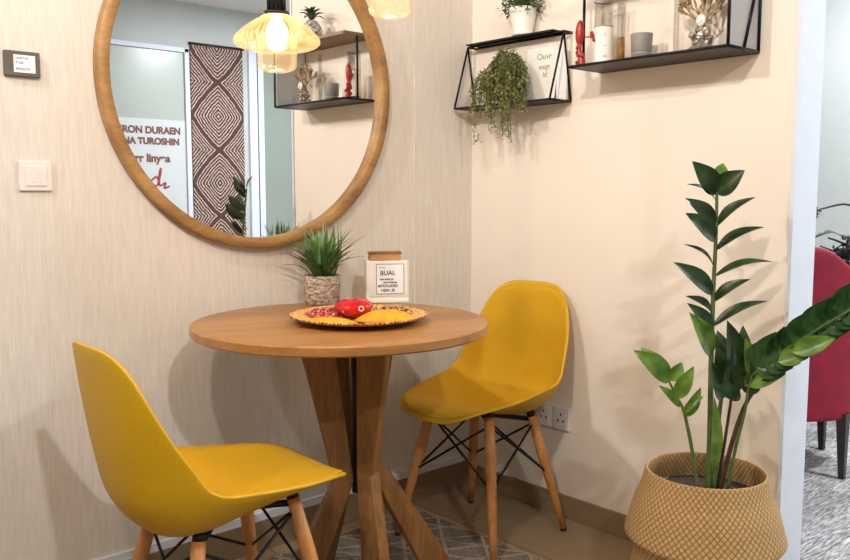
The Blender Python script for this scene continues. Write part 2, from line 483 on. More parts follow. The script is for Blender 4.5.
# tile skirting and the pale strip over it
bm = bmesh.new(); span(bm, (XW, -.012, 0), (0, 0, .098)); bevel(struct(link('baseboard_left', bm, 'base_tile')), .002)
bm = bmesh.new(); span(bm, (XW, -.010, .098), (0, 0, .122)); struct(link('trim_2', bm, 'paint_white'))
bm = bmesh.new(); span(bm, (-.012, WEND, 0), (0, -.012, .078)); bevel(struct(link('baseboard_right', bm, 'base_tile')), .002)
bm = bmesh.new(); span(bm, (WT, YN - .014, 0), (XE, YN, .09)); struct(link('baseboard_north', bm, 'paint_white'))
bm = bmesh.new(); span(bm, (XE - .014, YS, 0), (XE, YN - .014, .09)); struct(link('baseboard_far', bm, 'paint_white'))
# raised paper seam near the corner
bm = bmesh.new()
for x in (-.285,): span(bm, (x, -.0016, .122), (x + .004, 0, CEIL))
struct(link('trim_3', bm, 'wallpaper'))

# fittings of the unseen ceiling downlights, most added to brighten the rooms
places = ['over the window side of the mirror wall', 'over the dining table', 'added near the rear wall', 'added over the red chair room', 'added near the woven hanging', 'added above the side table']
proto = None
for (x, y, p, c, s), w in zip(UNSEEN_DOWNLIGHTS, places):
    if proto is None:
        proto = root('unseen_ceiling_downlight', (x, y, CEIL), '', 'downlight', 'unseen recessed ceiling downlights')
        bm = bmesh.new(); lathe(bm, [(.05, 0), (.065, 0), (.066, -.006), (.062, -.010), (.050, -.008), (.05, 0)], 32); link('trim_ring', bm, 'paint_white', proto, True)
        bm = bmesh.new(); lathe(bm, [(0, -.004), (.05, -.004)], 32); link('diffuser', bm, 'unseen_downlight_glow', proto)
        t = proto
    else: t = copy_tree(proto)
    t.location = (x, y, CEIL); t['label'] = 'unseen round white recessed ceiling downlight ' + w

# ------------------------------------------------------------------ rug
rg = root('patterned_rug', (-1.0, -.62, 0), 'grey brown woven rug with pale triangle lines under the round table', 'rug')
bm = bmesh.new(); span(bm, (-.66, -.52, 0), (.66, .545, .002)); link('rug_field', bm, 'rug_weave', rg)
bm = bmesh.new()
for a, b in (((.66, -.53, 0), (.675, .557, .0024)), ((-.675, -.53, 0), (-.66, .557, .0024)), ((-.66, .545, 0), (.66, .557, .0024)), ((-.66, -.53, 0), (.66, -.52, .0024))): span(bm, a, b)
link('rug_binding', bm, 'rug_binding', rg)

# ------------------------------------------------------------------ round table
TZ, TR = .777, .394
TC = Vector((-.925, -.43, .0025))
tb = root('round_dining_table', TC, 'round oak dining table on crossing angled timber legs beneath the round mirror', 'table')
bm = bmesh.new(); TZl = TZ - .0025; lathe(bm, [(0, TZ - .0025), (TR - .003, TZl), (TR, TZl - .003), (TR, TZl - .022), (TR - .005, TZl - .026), (0, TZl - .026)], 96, uv=False)
o = link('tabletop', bm, 'oak_top', tb, True); m = o.modifiers.new('es', 'EDGE_SPLIT'); m.split_angle = math.radians(35)
o.rotation_euler = (0, 0, math.radians(-20))
FH = Vector((math.cos(HEAD), math.sin(HEAD), 0))


def beam(stations):
    """stations: (right, away, z, width, thickness, twist deg) measured from the table centre"""
    bm = bmesh.new(); rings = []
    for r, f, z, w, th, tw in stations:
        c = RT * r + FH * f + Vector((0, 0, z)); a = math.radians(tw)
        ux = RT * math.cos(a) + FH * math.sin(a); uy = -RT * math.sin(a) + FH * math.cos(a)
        rings.append([bm.verts.new(c + ux * (sx * w / 2) + uy * (sy * th / 2)) for sx, sy in ((-1, -1), (1, -1), (1, 1), (-1, 1))])
    for a, b in zip(rings, rings[1:]):
        for k in range(4): bm.faces.new((a[k], a[(k + 1) % 4], b[(k + 1) % 4], b[k]))
    bm.faces.new(rings[0][::-1]); bm.faces.new(rings[-1]); return bm


ZT = TZ - .0285
LEGS = [
    [(-.066, -.06, ZT, .096, .045, 8), (.004, -.035, .345, .050, .045, 18), (-.14, -.09, .004, .100, .045, 22)],
    [(.094, -.075, ZT, .086, .05, -12), (.072, -.045, .37, .046, .05, -20), (.115, -.19, .004, .072, .05, -30)],
    [(.105, .10, ZT, .075, .045, 30), (.062, .03, .40, .050, .045, 40), (.285, .10, .004, .10, .045, 20)],
    [(-.01, .11, ZT, .06, .045, 80), (.012, .03, .38, .045, .045, 80), (-.085, .20, .004, .07, .045, 60)],
]
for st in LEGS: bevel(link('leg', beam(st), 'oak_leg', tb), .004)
bm = bmesh.new(); tube(bm, [RT * .038 + Vector((0, 0, ZT)), RT * .038 + Vector((0, 0, .30))], .013, 12); link('centre_post', bm, 'dark_wood', tb, True)

# ------------------------------------------------------------------ yellow shell chairs
PROF = smoothprof([(.283, .428), (.278, .449), (.225, .456), (.12, .436), (.01, .408), (-.085, .390), (-.160, .404), (-.216, .468), (-.240, .562), (-.254, .66), (-.264, .745), (-.272, .812)], 8)
def lerp_tab(tab, t):
    for (a, x, s0), (b, y, s1_) in zip(tab, tab[1:]):
        if t <= b + 1e-9:
            h = b - a; k = (t - a) / h
            return x * (1 + 2 * k) * (1 - k) ** 2 + s0 * h * k * (1 - k) ** 2 + y * k * k * (3 - 2 * k) + s1_ * h * k * k * (k - 1)
    return tab[-1][1]
def smooth_tab(tab):
    return [(a, x, (tab[min(i + 1, len(tab) - 1)][1] - tab[max(i - 1, 0)][1]) / (tab[min(i + 1, len(tab) - 1)][0] - tab[max(i - 1, 0)][0])) for i, (a, x) in enumerate(tab)]


PL = [0]
for a, b in zip(PROF, PROF[1:]): PL.append(PL[-1] + math.hypot(a[0] - b[0], a[1] - b[1]))
def prof_pt(t):
    s = min(max(t, 0), 1) * PL[-1]
    for i in range(len(PL) - 1):
        if s <= PL[i + 1] + 1e-9:
            k = (s - PL[i]) / (PL[i + 1] - PL[i]); return [PROF[i][j] + (PROF[i + 1][j] - PROF[i][j]) * k for j in (0, 1)]
    return list(PROF[-1])
def prof_n(t):                                   # averaged normal, towards the sitter
    a, b = prof_pt(max(t, .06) - .13), prof_pt(min(t, .97) + .13); d = Vector((b[0] - a[0], b[1] - a[1])).normalized(); return Vector((d.y, -d.x))


WID = smooth_tab([(0, .205), (.25, .230), (.5, .238), (.65, .234), (.82, .218), (1, .192)])
CURL = smooth_tab([(0, .008), (.18, .050), (.36, .104), (.52, .130), (.68, .105), (.85, .060), (1, .040)])


def shell_bm(inset=1.0, off=0.0, nu=26, nv=44):
    bm = bmesh.new(); rows = []
    for j in range(nv + 1):
        row = []
        for i in range(nu + 1):
            a, b = 2 * i / nu - 1, 2 * j / nv - 1
            mm = max(abs(a), abs(b), 1e-6); nn_ = 3.4 if b < 0 else 3.9
            f_ = (abs(a / mm) ** nn_ + abs(b / mm) ** nn_ + 1e-9) ** (-1 / nn_) if mm > 1e-3 else 1; f_ = 1 + (f_ - 1) * mm ** 2
            u, v = a * f_ * inset, b * f_ * inset
            t = (v + 1) / 2
            p = prof_pt(t); acc = prof_n(t)
            w, c = lerp_tab(WID, t), lerp_tab(CURL, t)
            h = c * abs(u) ** 2.4 + off
            row.append(bm.verts.new((p[0] + acc.x * h, u * w * (1 - .10 * abs(u) ** 3), p[1] + acc.y * h)))
        rows.append(row)
    for a, b in zip(rows, rows[1:]):
        for k in range(nu): bm.faces.new((a[k], a[k + 1], b[k + 1], b[k]))
    return bm


def make_chair(label):
    t = root('shell_chair', (0, 0, 0), label, 'chair', None)
    o = link('seat_shell', shell_bm(), 'yellow_shell', t, True)
    m = o.modifiers.new('thick', 'SOLIDIFY'); m.thickness = .008; m.offset = 0
    bevel(o, .003)
    o = link('upholstery_pad', shell_bm(.975, .0055), 'yellow_pad', t, True)
    m = o.modifiers.new('thick', 'SOLIDIFY'); m.thickness = .003; m.offset = 0
    o['label'] = 'slightly darker padded lining inside the shell'
    for sx, sy in ((1, 1), (1, -1), (-1, 1), (-1, -1)):
        bm = bmesh.new(); top = Vector((sx * .115 + .018, sy * .115, .412 + sx * .020)); ft = Vector((sx * .195 + .018, sy * .195, .004))
        tube(bm, [top, top.lerp(ft, .3), top.lerp(ft, .75), ft], [.0150, .0175, .0135, .0095], 16)
        lg = link('leg', bm, 'beech', t, True)
        bm = bmesh.new(); tube(bm, [ft + (top - ft) * .012, ft - Vector((0, 0, .003))], .0105, 16); link('foot_cap', bm, 'black_plastic', lg, True)
    # black wire bracing: an X on each of the four sides, and a cross bracket below the seat
    bm = bmesh.new()
    def P_(sx, sy, k): return Vector((sx * .115 + .018, sy * .115, .412 + sx * .020)).lerp(Vector((sx * .195 + .018, sy * .195, .004)), k)
    for (a, b) in (((1, 1), (1, -1)), ((1, -1), (-1, -1)), ((-1, -1), (-1, 1)), ((-1, 1), (1, 1))):
        tube(bm, [P_(*a, .06), P_(*b, .50)], .0038, 8); tube(bm, [P_(*b, .06), P_(*a, .50)], .0038, 8)
    link('wire_brace', bm, 'black_metal', t, True)
    bm = bmesh.new()
    for s in (1, -1): tube(bm, [P_(1, s, .02) + Vector((0, 0, -.004)), P_(-1, -s, .02) + Vector((0, 0, -.004))], .008, 8)
    for sx, sy in ((1, 1), (1, -1), (-1, 1), (-1, -1)): tube(bm, [P_(sx, sy, -.05), P_(sx, sy, .012)], .0145, 12)
    link('seat_bracket', bm, 'black_metal', t, True)
    return t


ch1 = make_chair('yellow moulded shell chair seen from behind, pushed under the left side of the table')
ch1.location = (-1.378, -.560, .0025); ch1.rotation_euler = (0, 0, math.radians(-1))
ch2 = copy_tree(ch1)
ch2.location = (-.305, -.372, .0025); ch2.rotation_euler = (0, 0, math.radians(187))
ch2['label'] = 'yellow moulded shell chair facing left in the room corner by the wall socket'
for c in (ch1, ch2): c['group'] = 'yellow shell chairs at the round table'

# ------------------------------------------------------------------ mirror
mr = root('round_wall_mirror', (-.9115, 0, 1.440), 'large round wall mirror with a light oak ring frame above the table', 'mirror')
bm = bmesh.new(); lathe(bm, [(.457, .006), (.457, .031), (.460, .034), (.486, .034), (.489, .031), (.489, .001), (.457, .001), (.457, .006)], 128, uv=False)
bm.transform(Matrix.Rotation(PI / 2, 4, 'X')); o = link('mirror_frame', bm, 'oak_frame', mr, True); m = o.modifiers.new('es', 'EDGE_SPLIT'); m.split_angle = math.radians(50)
bm = bmesh.new(); lathe(bm, [(0, .0105), (.4575, .0105), (.4575, .002), (0, .002)], 96, uv=False); bm.transform(Matrix.Rotation(PI / 2, 4, 'X')); link('mirror_glass', bm, 'mirror_silver', mr)

# ------------------------------------------------------------------ thermostat, switch, sockets
th = root('wall_thermostat', (-1.578, 0, 1.433), 'small dark square wall thermostat with white display above the switch', 'thermostat')
bm = bmesh.new(); box(bm, (0, -.007, 0), (.084, .014, .062)); bevel(link('housing', bm, 'housing_grey', th), .003)
bm = bmesh.new(); box(bm, (.004, -.0148, 0), (.050, .0025, .042)); link('display', bm, 'paper_white', th)
for t_, s, z in (('LAMPTON', .0065, .011), ('9 5aL', .009, .000), ('BERAUDR', .0078, -.015)):
    writing('lettering', t_, s, 'ink', th, (-.017, -.0164, z), (PI / 2, 0, 0))
sw = root('wall_switch', (-1.558, 0, 1.160), 'square white wall switch plate below the thermostat', 'switch')
bm = bmesh.new(); box(bm, (0, -.005, 0), (.080, .010, .075)); bevel(link('switch_plate', bm, 'switch_white', sw), .003)
bm = bmesh.new(); box(bm, (0, -.011, 0), (.052, .004, .05)); bevel(link('rocker', bm, 'switch_white', sw), .0015)
bm = bmesh.new()
for a, b in (((-.012, .008), (.006, .0008)), ((.0, .008), (.0008, .008)), ((.008, .002), (.0008, .014)), ((-.014, 0), (.0012, .006)), ((.0, -.006), (.016, .0008)), ((-.006, -.016), (.010, .0012)), ((.010, -.016), (.008, .0012))):
    box(bm, (a[0], -.0132, a[1]), (b[0], .0008, b[1]))
link('printed_mark', bm, 'mark_grey', sw)
for k, (y, w) in enumerate(((-.372, 'nearer the room corner'), (-.448, 'farther from the room corner'))):
    if k == 0:
        so = root('wall_socket', (0, y, .345), '', 'socket', 'pair of wall sockets behind the yellow chair')
        bm = bmesh.new(); box(bm, (-.005, 0, 0), (.010, .068, .080)); bevel(link('socket_plate', bm, 'socket_white', so), .002)
        bm = bmesh.new(); box(bm, (-.0105, 0, .0), (.003, .046, .055)); link('socket_insert', bm, 'switch_white', so)
        bm = bmesh.new()
        for yy, zz in ((0, .014), (-.011, -.008), (.011, -.008)): box(bm, (-.0122, yy, zz), (.001, .005, .009))
        link('pin_holes', bm, 'black_plastic', so)
    else: so = copy_tree(so)
    so.location = (0, y, .345); so['label'] = 'low white wall socket on the cream wall, the one ' + w

# ------------------------------------------------------------------ pendant lamps
def make_pendant(label):
    t = root('pendant_lamp', (0, 0, 0), label, 'lamp', 'amber glass pendant lamps')
    bm = bmesh.new(); lathe(bm, smoothprof([(.017, .106), (.027, .102), (.046, .091), (.068, .076), (.084, .061), (.0885, .052), (.087, .045), (.078, .038), (.060, .034), (.042, .034)], 3), 96); link('glass_shade', bm, 'ribbed_amber_glass', t, True)
    bm = bmesh.new(); lathe(bm, smoothprof([(.041, .060), (.0405, .03), (.040, .004), (.034, -.007), (.018, -.012), (0, -.0125)], 3), 64); link('glass_cup', bm, 'plain_amber_glass', t, True)
    bm = bmesh.new(); lathe(bm, smoothprof([(.009, .100), (.012, .090), (.020, .078), (.0225, .066), (.019, .053), (.010, .046), (0, .0445)], 3), 32, uv=False); link('light_bulb', bm, 'bulb_glow', t, True)
    bm = bmesh.new(); lathe(bm, [(0, .160), (.006, .159), (.016, .153), (.0165, .112), (.026, .109), (.026, .102), (.012, .099), (0, .099)], 32, uv=False)
    for k in range(10):
        a = 2 * PI * k / 10; tube(bm, [(.0175 * math.cos(a), .0175 * math.sin(a), .113), (.0175 * math.cos(a), .0175 * math.sin(a), .150)], .0018, 6)
    link('lamp_socket', bm, 'black_metal', t, True)
    return t


for k, (x, y, zb, lab) in enumerate(((-1.298, -.725, 1.378, 'amber glass pendant lamp hanging in front of the round mirror'),
                                     (-1.225, -1.0, 1.456, 'amber glass pendant lamp cut by the top of the picture, right of the mirror'))):
    pl = make_pendant(lab) if k == 0 else copy_tree(pl)
    pl.location = (x, y, zb); pl['label'] = lab
    bm = bmesh.new(); tube(bm, [(0, 0, .155), (0, 0, CEIL - zb - .02)], .003, 8); 
    link('cord', bm, 'cord_black', pl)
    bm = bmesh.new(); lathe(bm, [(0, CEIL - zb - .03), (.04, CEIL - zb - .028), (.05, CEIL - zb - .001), (0, CEIL - zb - .001)], 32, uv=False); link('ceiling_rose', bm, 'black_metal', pl, True)
    if k == 0: first_extra = [c for c in pl.children if c.name.startswith(('cord', 'ceiling_rose'))]
    else:
        seen = set()
        for c in list(pl.children):
            b = c.name.split('.')[0]
            if b in ('cord', 'ceiling_rose'):
                if b in seen: pass
                seen.add(b)
        # the copied cord and rose belong to the lower lamp's length: drop them
        olds = [c for c in pl.children if c.data in [q.data for q in first_extra]]
        for c in olds: bpy.data.objects.remove(c)


# ------------------------------------------------------------------ things on the table
def U(px, py, z):
    r = FW + RT * ((px - CX) / FOC) + UP * ((CY - py) / FOC); return CAM + r * ((z - CAM.z) / r.z)


gp = root('potted_grass_plant', (-.765, -.115, TZ), 'spiky green grass plant in a woven rope pot on the table', 'plant')
bm = bmesh.new(); lathe(bm, [(0, 0), (.050, 0), (.054, .004), (.056, .04), (.057, .088), (.053, .090), (.051, .085), (.050, .074), (0, .074)], 48, uv=False); link('rope_pot', bm, 'rope_pot', gp, True)
bm = bmesh.new(); lathe(bm, [(0, .076), (.050, .0745)], 32, uv=False); link('soil', bm, 'soil', gp)
bm = bmesh.new(); random.seed(3)
for k in range(120):
    a = random.uniform(0, 2 * PI); q = random.random(); lean = .08 + 1.15 * q ** 1.2; L = random.uniform(.11, .19)
    d = Vector((math.cos(a) * math.sin(lean), math.sin(a) * math.sin(lean), math.cos(lean)))
    b0 = Vector((math.cos(a), math.sin(a), 0)) * random.uniform(0, .032) + Vector((0, 0, .074))
    tip = b0 + d * L
    if (gp.location + tip).y > -.02: continue
    leaf(bm, b0, tip, random.uniform(.008, .013), (0, 0, 1) if lean > .25 else (math.cos(a), math.sin(a), .3), bend=.06 + .10 * q, fold=.4, seg=6)
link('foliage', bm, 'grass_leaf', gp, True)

# card box with a framed label
bxp = U(387, 302, TZ)
pb = root('boxed_label_card', (-.585, -.165, TZ), 'white upright box with a printed label standing behind the plate', 'box')
pb.location = Vector((bxp.x, bxp.y, TZ)) 
BR = math.radians(-29)
pb.rotation_euler = (0, 0, BR)
bm = bmesh.new(); box(bm, (0, 0, .006), (.13, .055, .012)); box(bm, (0, .004, .071), (.134, .045, .120)); bevel(link('box_body', bm, 'paper', pb), .003)
bm = bmesh.new(); box(bm, (.0, -.0205, .075), (.122, .004, .108)); bevel(link('front_card', bm, 'pot_white', pb), .001)
bm = bmesh.new(); box(bm, (.006, -.0232, .075), (.086, .0015, .092)); link('printed_label', bm, 'paper_white', pb)
bm = bmesh.new()
for a in ((.006, .121, .088, .002), (.006, .029, .088, .002)): box(bm, (a[0], -.0236, a[1]), (a[2], .0016, a[3]))
for x in (-.037, .049): box(bm, (x, -.0236, .075), (.002, .0016, .093))
link('label_border', bm, 'grey_ceramic', pb)
for t_, s, x, z in (('___', .014, -.03, .112), ('BUAL', .020, -.026, .087), ('mae lotub pt', .0085, -.028, .072), ('amrt htuone', .0085, -.016, .062), ('MTRTLUOEG', .0105, -.032, .050), ('HEIN  JR', .0115, -.022, .036)):
    writing('lettering', t_, s, 'ink', pb, (x, -.0244, z), (PI / 2, 0, 0), bold=.0002)
lb = root('wooden_trinket_box', pb.location + Vector((0, 0, .1315)), 'small brown wooden box lying on top of the white label box', 'box', rz=BR)
bm = bmesh.new(); box(bm, (-.006, .004, .010), (.098, .040, .020)); bevel(link('box_base', bm, 'lid_wood', lb), .002)
bm = bmesh.new(); box(bm, (-.006, .004, .0235), (.102, .043, .007)); bevel(link('lid', bm, 'oak_leg', lb), .002)

# plate with cloth, beads and a glossy red fruit
pp = U(359, 320, TZ + .005)
pt = root('straw_plate', (pp.x, pp.y, TZ), 'round woven straw plate with a beaded rim on the table', 'plate')
bm = bmesh.new(); lathe(bm, smoothprof([(0, .001), (.06, .001), (.11, .004), (.155, .012), (.178, .019), (.182, .022), (.178, .023), (.155, .017), (.11, .009), (.06, .006), (0, .006)], 2), 72, uv=False); link('plate_body', bm, 'plate_straw', pt, True)
bm = bmesh.new()
for k in range(110):
    a = 2 * PI * k / 110; bmesh.ops.create_icosphere(bm, subdivisions=1, radius=.0036, matrix=Matrix.Translation((.1815 * math.cos(a), .1815 * math.sin(a), .0215)))
link('rim_beads', bm, 'beads_dark', pt, True)


def mound(name, cx, cy, rx, ry, h, mat, rot, rough, label, cat, z0=.010, group=None):
    bm = bmesh.new(); NR, NA = 9, 36; c = bm.verts.new((0, 0, h)); prev = None; rnd = random.Random(hash(name) % 99 + 5)
    ph = [rnd.uniform(0, 6) for _ in range(4)]
    for i in range(1, NR + 1):
        q = i / NR; ring = []
        for k in range(NA):
            a = 2 * PI * k / NA; e = 1 + .07 * math.sin(3 * a + ph[0]) + .05 * math.sin(5 * a + ph[1])
            z = h * (1 - q * q) + rough * math.sin(9 * a + 8 * q + ph[2]) * math.sin(PI * q) 
            ring.append(bm.verts.new((rx * q * e * math.cos(a), ry * q * e * math.sin(a), max(z, 0) if i < NR else 0)))
        for k in range(NA):
            if prev: bm.faces.new((prev[k], ring[k], ring[(k + 1) % NA], prev[(k + 1) % NA]))
            else: bm.faces.new((c, ring[k], ring[(k + 1) % NA]))
        prev = ring
    bm.faces.new(prev[::-1])
    o = link(name, bm, mat, None, True, Vector((pt.location.x, pt.location.y, TZ + z0)) + RT * cx + FH * cy, (0, 0, HEAD - PI / 2 + math.radians(rot)))
    return tag(o, label, cat, group)


mound('red_bead_pile', -.075, .035, .085, .075, .022, 'beads_red', 10, .004, 'pile of dark red beads on the left of the straw plate', 'beads')
mound('speckled_bead_pile', .085, .075, .075, .045, .020, 'beads_dark', -10, .004, 'pile of dark speckled beads on the right back of the plate', 'beads')
mound('orange_cloth', .075, -.035, .085, .05, .026, 'orange_cloth', 8, .002, 'folded orange yellow cloth on the right of the straw plate', 'cloth', .011)
mound('yellow_cloth', -.070, -.085, .075, .028, .012, 'orange_cloth', -14, .001, 'flat yellow cloth strip along the left front rim of the plate', 'cloth', .013)
# red fruit: lobed body and stalk with small white rings
fr = root('red_fruit', Vector((pt.location.x, pt.location.y, TZ + .016)) + RT * -.012 + FH * -.005, 'glossy red lobed fruit in the middle of the straw plate', 'fruit')
bm = bmesh.new(); bmesh.ops.create_uvsphere(bm, u_segments=40, v_segments=20, radius=1)
for v in bm.verts:
    a = math.atan2(v.co.y, v.co.x); rr = 1 + .09 * math.cos(5 * a + .6)
    v.co = Vector((v.co.x * .052 * rr, v.co.y * .045 * rr, v.co.z * .030 * (.85 - .22 * math.exp(-((v.co.x ** 2 + v.co.y ** 2) * 8))) + .024))
link('fruit_body', bm, 'red_glossy', fr, True)
bm = bmesh.new(); tube(bm, [(0, 0, .036), (.002, .001, .043), (.005, .002, .0445)], [.004, .003, .0025], 8); link('stalk', bm, 'stem_dark', fr, True)
for r_, z in ((-.020, .022), (.022, .026)):
    bm = bmesh.new()
    c = RT * (r_) + FH * -.050 + Vector((0, 0, z)); ring = [c + RT * (.006 * math.cos(2 * PI * k / 14)) + Vector((0, 0, .006 * math.sin(2 * PI * k / 14))) + FH * (.006 if abs(r_) > .021 else .004) for k in range(15)]
    tube(bm, ring, .0012, 6); link('white_ring', bm, 'paper_white', fr, True)


# ------------------------------------------------------------------ small wire shelf in the corner
Y0, Y1 = -.022, -.462
sh = root('wire_wall_shelf', (0, (Y0 + Y1) / 2, 1.42), 'small black wire wall shelf with triangle ends beside the room corner', 'shelf')
def off(v, o): return Vector(v) - o.location
bm = bmesh.new()
ZT1, ZB1, TX = 1.640, 1.418, -.045
for y in (Y0, Y1):
    tri = [(-.003, y, ZT1), (TX, y, ZT1)]
    for a, b in (((TX, y, ZT1), (-.112, y, ZB1)), ((TX, y, ZT1), (-.004, y, ZB1)), ((-.112, y, ZB1), (-.004, y, ZB1)), ((-.004, y, ZT1), (TX, y, ZT1))): tube(bm, [off(a, sh), off(b, sh)], .0036, 8)
for x, z in ((-.112, ZB1), (-.004, ZB1), (TX, ZT1), (-.004, ZT1)): tube(bm, [off((x, Y0, z), sh), off((x, Y1, z), sh)], .0036, 8)
link('wire_frame', bm, 'black_metal', sh, True)
bm = bmesh.new(); span(bm, off((-.110, Y0, ZB1 - .002), sh), off((-.004, Y1, ZB1 + .002), sh)); link('shelf_plate', bm, 'black_metal', sh)
bm = bmesh.new(); span(bm, off((-.066, Y0 - .01, ZT1 + .0035), sh), off((-.003, Y1 + .03, ZT1 + .0075), sh)); link('top_plate', bm, 'black_metal', sh)

# white pot with small bush on top plate
wp = root('potted_herb', (-.045, -.285, ZT1 + .0075), 'bushy green herb in a white tapered pot on top of the wire shelf', 'plant')
bm = bmesh.new(); lathe(bm, [(0, 0), (.034, 0), (.036, .002), (.036, .010), (.034, .012), (.0335, .014), (.048, .085), (.049, .090), (.045, .090), (.044, .078), (0, .078)], 48, uv=False); link('pot', bm, 'pot_white', wp, True)
bm = bmesh.new(); random.seed(11)
for k in range(620):
    a = random.uniform(0, 2 * PI); r_ = random.uniform(0, .080); z = .088 + random.uniform(0, .085) - r_ * .35
    b0 = Vector((r_ * math.cos(a) * .9, r_ * math.sin(a), z))
    if b0.x > .038: continue
    d = Vector((random.uniform(-1, 1), random.uniform(-1, 1), random.uniform(-.3, 1))).normalized() * .02
    if b0.x + d.x > .042: d.x = 0
    leaf(bm, b0, b0 + d, .007, (random.uniform(-1, 1), random.uniform(-1, 1), 1), seg=3)
link('foliage', bm, 'leaf_herb', wp, True)
bm = bmesh.new()
for k in range(26):
    a = k * 2.4; tube(bm, [(0, 0, .078), (.03 * math.cos(a) * .8, .04 * math.sin(a), .125)], .0012, 5)
link('stem', bm, 'stem_green', wp, True)

# trailing plant in its little pot on the shelf
tp = root('trailing_plant', (-.055, -.228, ZB1 + .002), 'olive green trailing plant spilling over the front of the wire shelf', 'plant')
bm = bmesh.new(); lathe(bm, [(0, 0), (.036, 0), (.046, .075), (.046, .085), (.042, .085), (.040, .07), (0, .07)], 32, uv=False); link('pot', bm, 'black_plastic', tp, True)
random.seed(5); bms, bmd, bmst = bmesh.new(), bmesh.new(), bmesh.new()
for k in range(100):
    ys = random.uniform(-.150, .070); out = random.uniform(.06, .115); edge = 1 - abs(ys + .04) / .16
    drop = random.uniform(.04, .145) * (edge * .3 + .7)
    if random.random() < .16: drop = random.uniform(.17, .215)
    hgt = .085 + random.uniform(.06, .115) * edge
    pts = smoothprof([(0 - random.uniform(-.01, .02), ys * .3, .075), (-out * .45, ys * .75, hgt), (-out, ys, hgt - .05), (-out - .005, ys * 1.02, hgt - .05 - drop * .55), (-out + random.uniform(-.01, .006), ys * 1.05 + random.uniform(-.01, .01), hgt - .05 - drop)], 6)
    tube(bmst, pts, .0009, 4, False)
    for p in pts[3:]:
        for j in range(4):
            p2 = Vector(p) + Vector((random.uniform(-.007, .007), random.uniform(-.007, .007), random.uniform(-.006, .006)))
            d = Vector((random.uniform(-1, .6), random.uniform(-1, 1), random.uniform(-1, .4))).normalized() * random.uniform(.008, .013)
            leaf(bmd if random.random() < .35 else bms, p2, p2 + d, .0055, (random.uniform(-1, 1), random.uniform(-1, 1), 1), seg=2)
link('leaf_tips', bms, 'leaf_trail', tp, True); link('inner_leaves', bmd, 'leaf_trail_dark', tp, True); link('vine', bmst, 'stem_green', tp, True)

# handwritten card leaning on the shelf
cdp = root('handwritten_card', (-.030, -.345, ZB1 + .002), 'cream handwritten card leaning in the right half of the wire shelf', 'card', rz=0)
tilt = Matrix.Rotation(math.radians(7), 3, 'Y')
bm = bmesh.new(); box(bm, (0, 0, .094), (.004, .135, .185)); bm.transform(tilt.to_4x4()); link('card_sheet', bm, 'paper', cdp)
for t_, s, y, z in (('Ouvr', .030, .022, .145), ('eaigt', .026, .010, .112), ('ld', .026, -.01, .085)):
    o = writing('handwriting', t_, s, 'grey_ceramic', cdp, (0, 0, 0), (0, 0, 0))
    mt = tilt.to_4x4() @ Matrix.Translation((-.0026, y, z)) @ Matrix.Rotation(-PI / 2, 4, 'Z') @ Matrix.Rotation(PI / 2, 4, 'X'); o.matrix_local = mt
cd2 = root('white_booklet', (-.028, -.435, ZB1 + .002), 'thin white booklet at the right end of the wire shelf behind the card', 'booklet')
bm = bmesh.new(); box(bm, (.012, 0, .085), (.006, .045, .165)); bevel(link('cover', bm, 'paper_white', cd2), .001)
bm = bmesh.new(); box(bm, (.012, -.0005, .085), (.0045, .0455, .160)); link('pages', bm, 'paper', cd2)

# ------------------------------------------------------------------ long metal shelf
A0, A1, D2, ZS, ZU = -.585, -1.105, -.168, 1.500, 1.755
s2 = root('metal_wall_shelf', (0, (A0 + A1) / 2, ZS), 'long black metal wall shelf with slanted end brace on the cream wall', 'shelf')
bm = bmesh.new(); span(bm, off((D2, A1, ZS - .003), s2), off((-.001, A0, ZS + .003), s2)); link('lower_tray', bm, 'dark_metal', s2)
bm = bmesh.new()
for a, b in (((D2, A0, ZS), (D2, A1, ZS)), ((D2, A1, ZS), (-.004, A1, ZS)), ((-.004, A0, ZS), (-.004, A1, ZS)), ((D2, A0, ZS), (-.004, A0, ZS)),
             ((D2, A1, ZS), (D2, A1, ZU)), ((-.005, A1, ZS), (-.005, A1, ZU)), ((-.10, A0, ZS), (-.10, A0, ZU)), ((-.085, A1, ZS), (-.012, A1, ZU - .04))):
    tube(bm, [off(a, s2), off(b, s2)], .0045, 8)
link('frame', bm, 'black_metal', s2, True)
bm = bmesh.new(); span(bm, off((D2, A1, ZU), s2), off((-.001, A0, ZU + .014), s2)); bevel(link('upper_board', bm, 'shelf_wood', s2), .002)
bm = bmesh.new(); span(bm, off((D2 + .006, A1 + .003, ZS + .006), s2), off((-.008, A1 + .007, ZU - .002), s2)); link('end_panel', bm, 'frosted_glass', s2)
ZI = ZS + .0035
# red carved ornament
ro = root('red_hanging_ornament', (-.135, -.602, ZI), 'red carved standing ornament at the left end of the metal shelf', 'ornament')
bm = bmesh.new(); random.seed(8)
pts = smoothprof([(0, 0, 0, .014), (.002, -.002, .02, .011), (-.003, .004, .045, .008), (.0, .006, .065, .008), (0, .006, .085, .0125), (0, .005, .11, .013), (0, .004, .128, .010), (0, .004, .138, .003)], 4)
tube(bm, [p[:3] for p in pts], [max(p[3], .002) for p in pts], 14)
for k in range(14):
    a = random.uniform(0, 6.28); z = random.uniform(.005, .06); bmesh.ops.create_icosphere(bm, subdivisions=2, radius=.006, matrix=Matrix.Translation((.011 * math.cos(a), .011 * math.sin(a), z)))
link('carved_body', bm, 'red_lacquer', ro, True)
bm = bmesh.new()
for k in range(9):
    a = 2 * PI * k / 9; tube(bm, [(.03, -.022, .09), (.03 + .012 * math.cos(a), -.022 + .006 * math.sin(a), .09 + .016 * math.sin(a))], [.0045, .003], 6)
tube(bm, [(0, 0, .085), (.015, -.011, .088), (.03, -.022, .09)], .002, 6)
link('flower', bm, 'red_lacquer', ro, True)


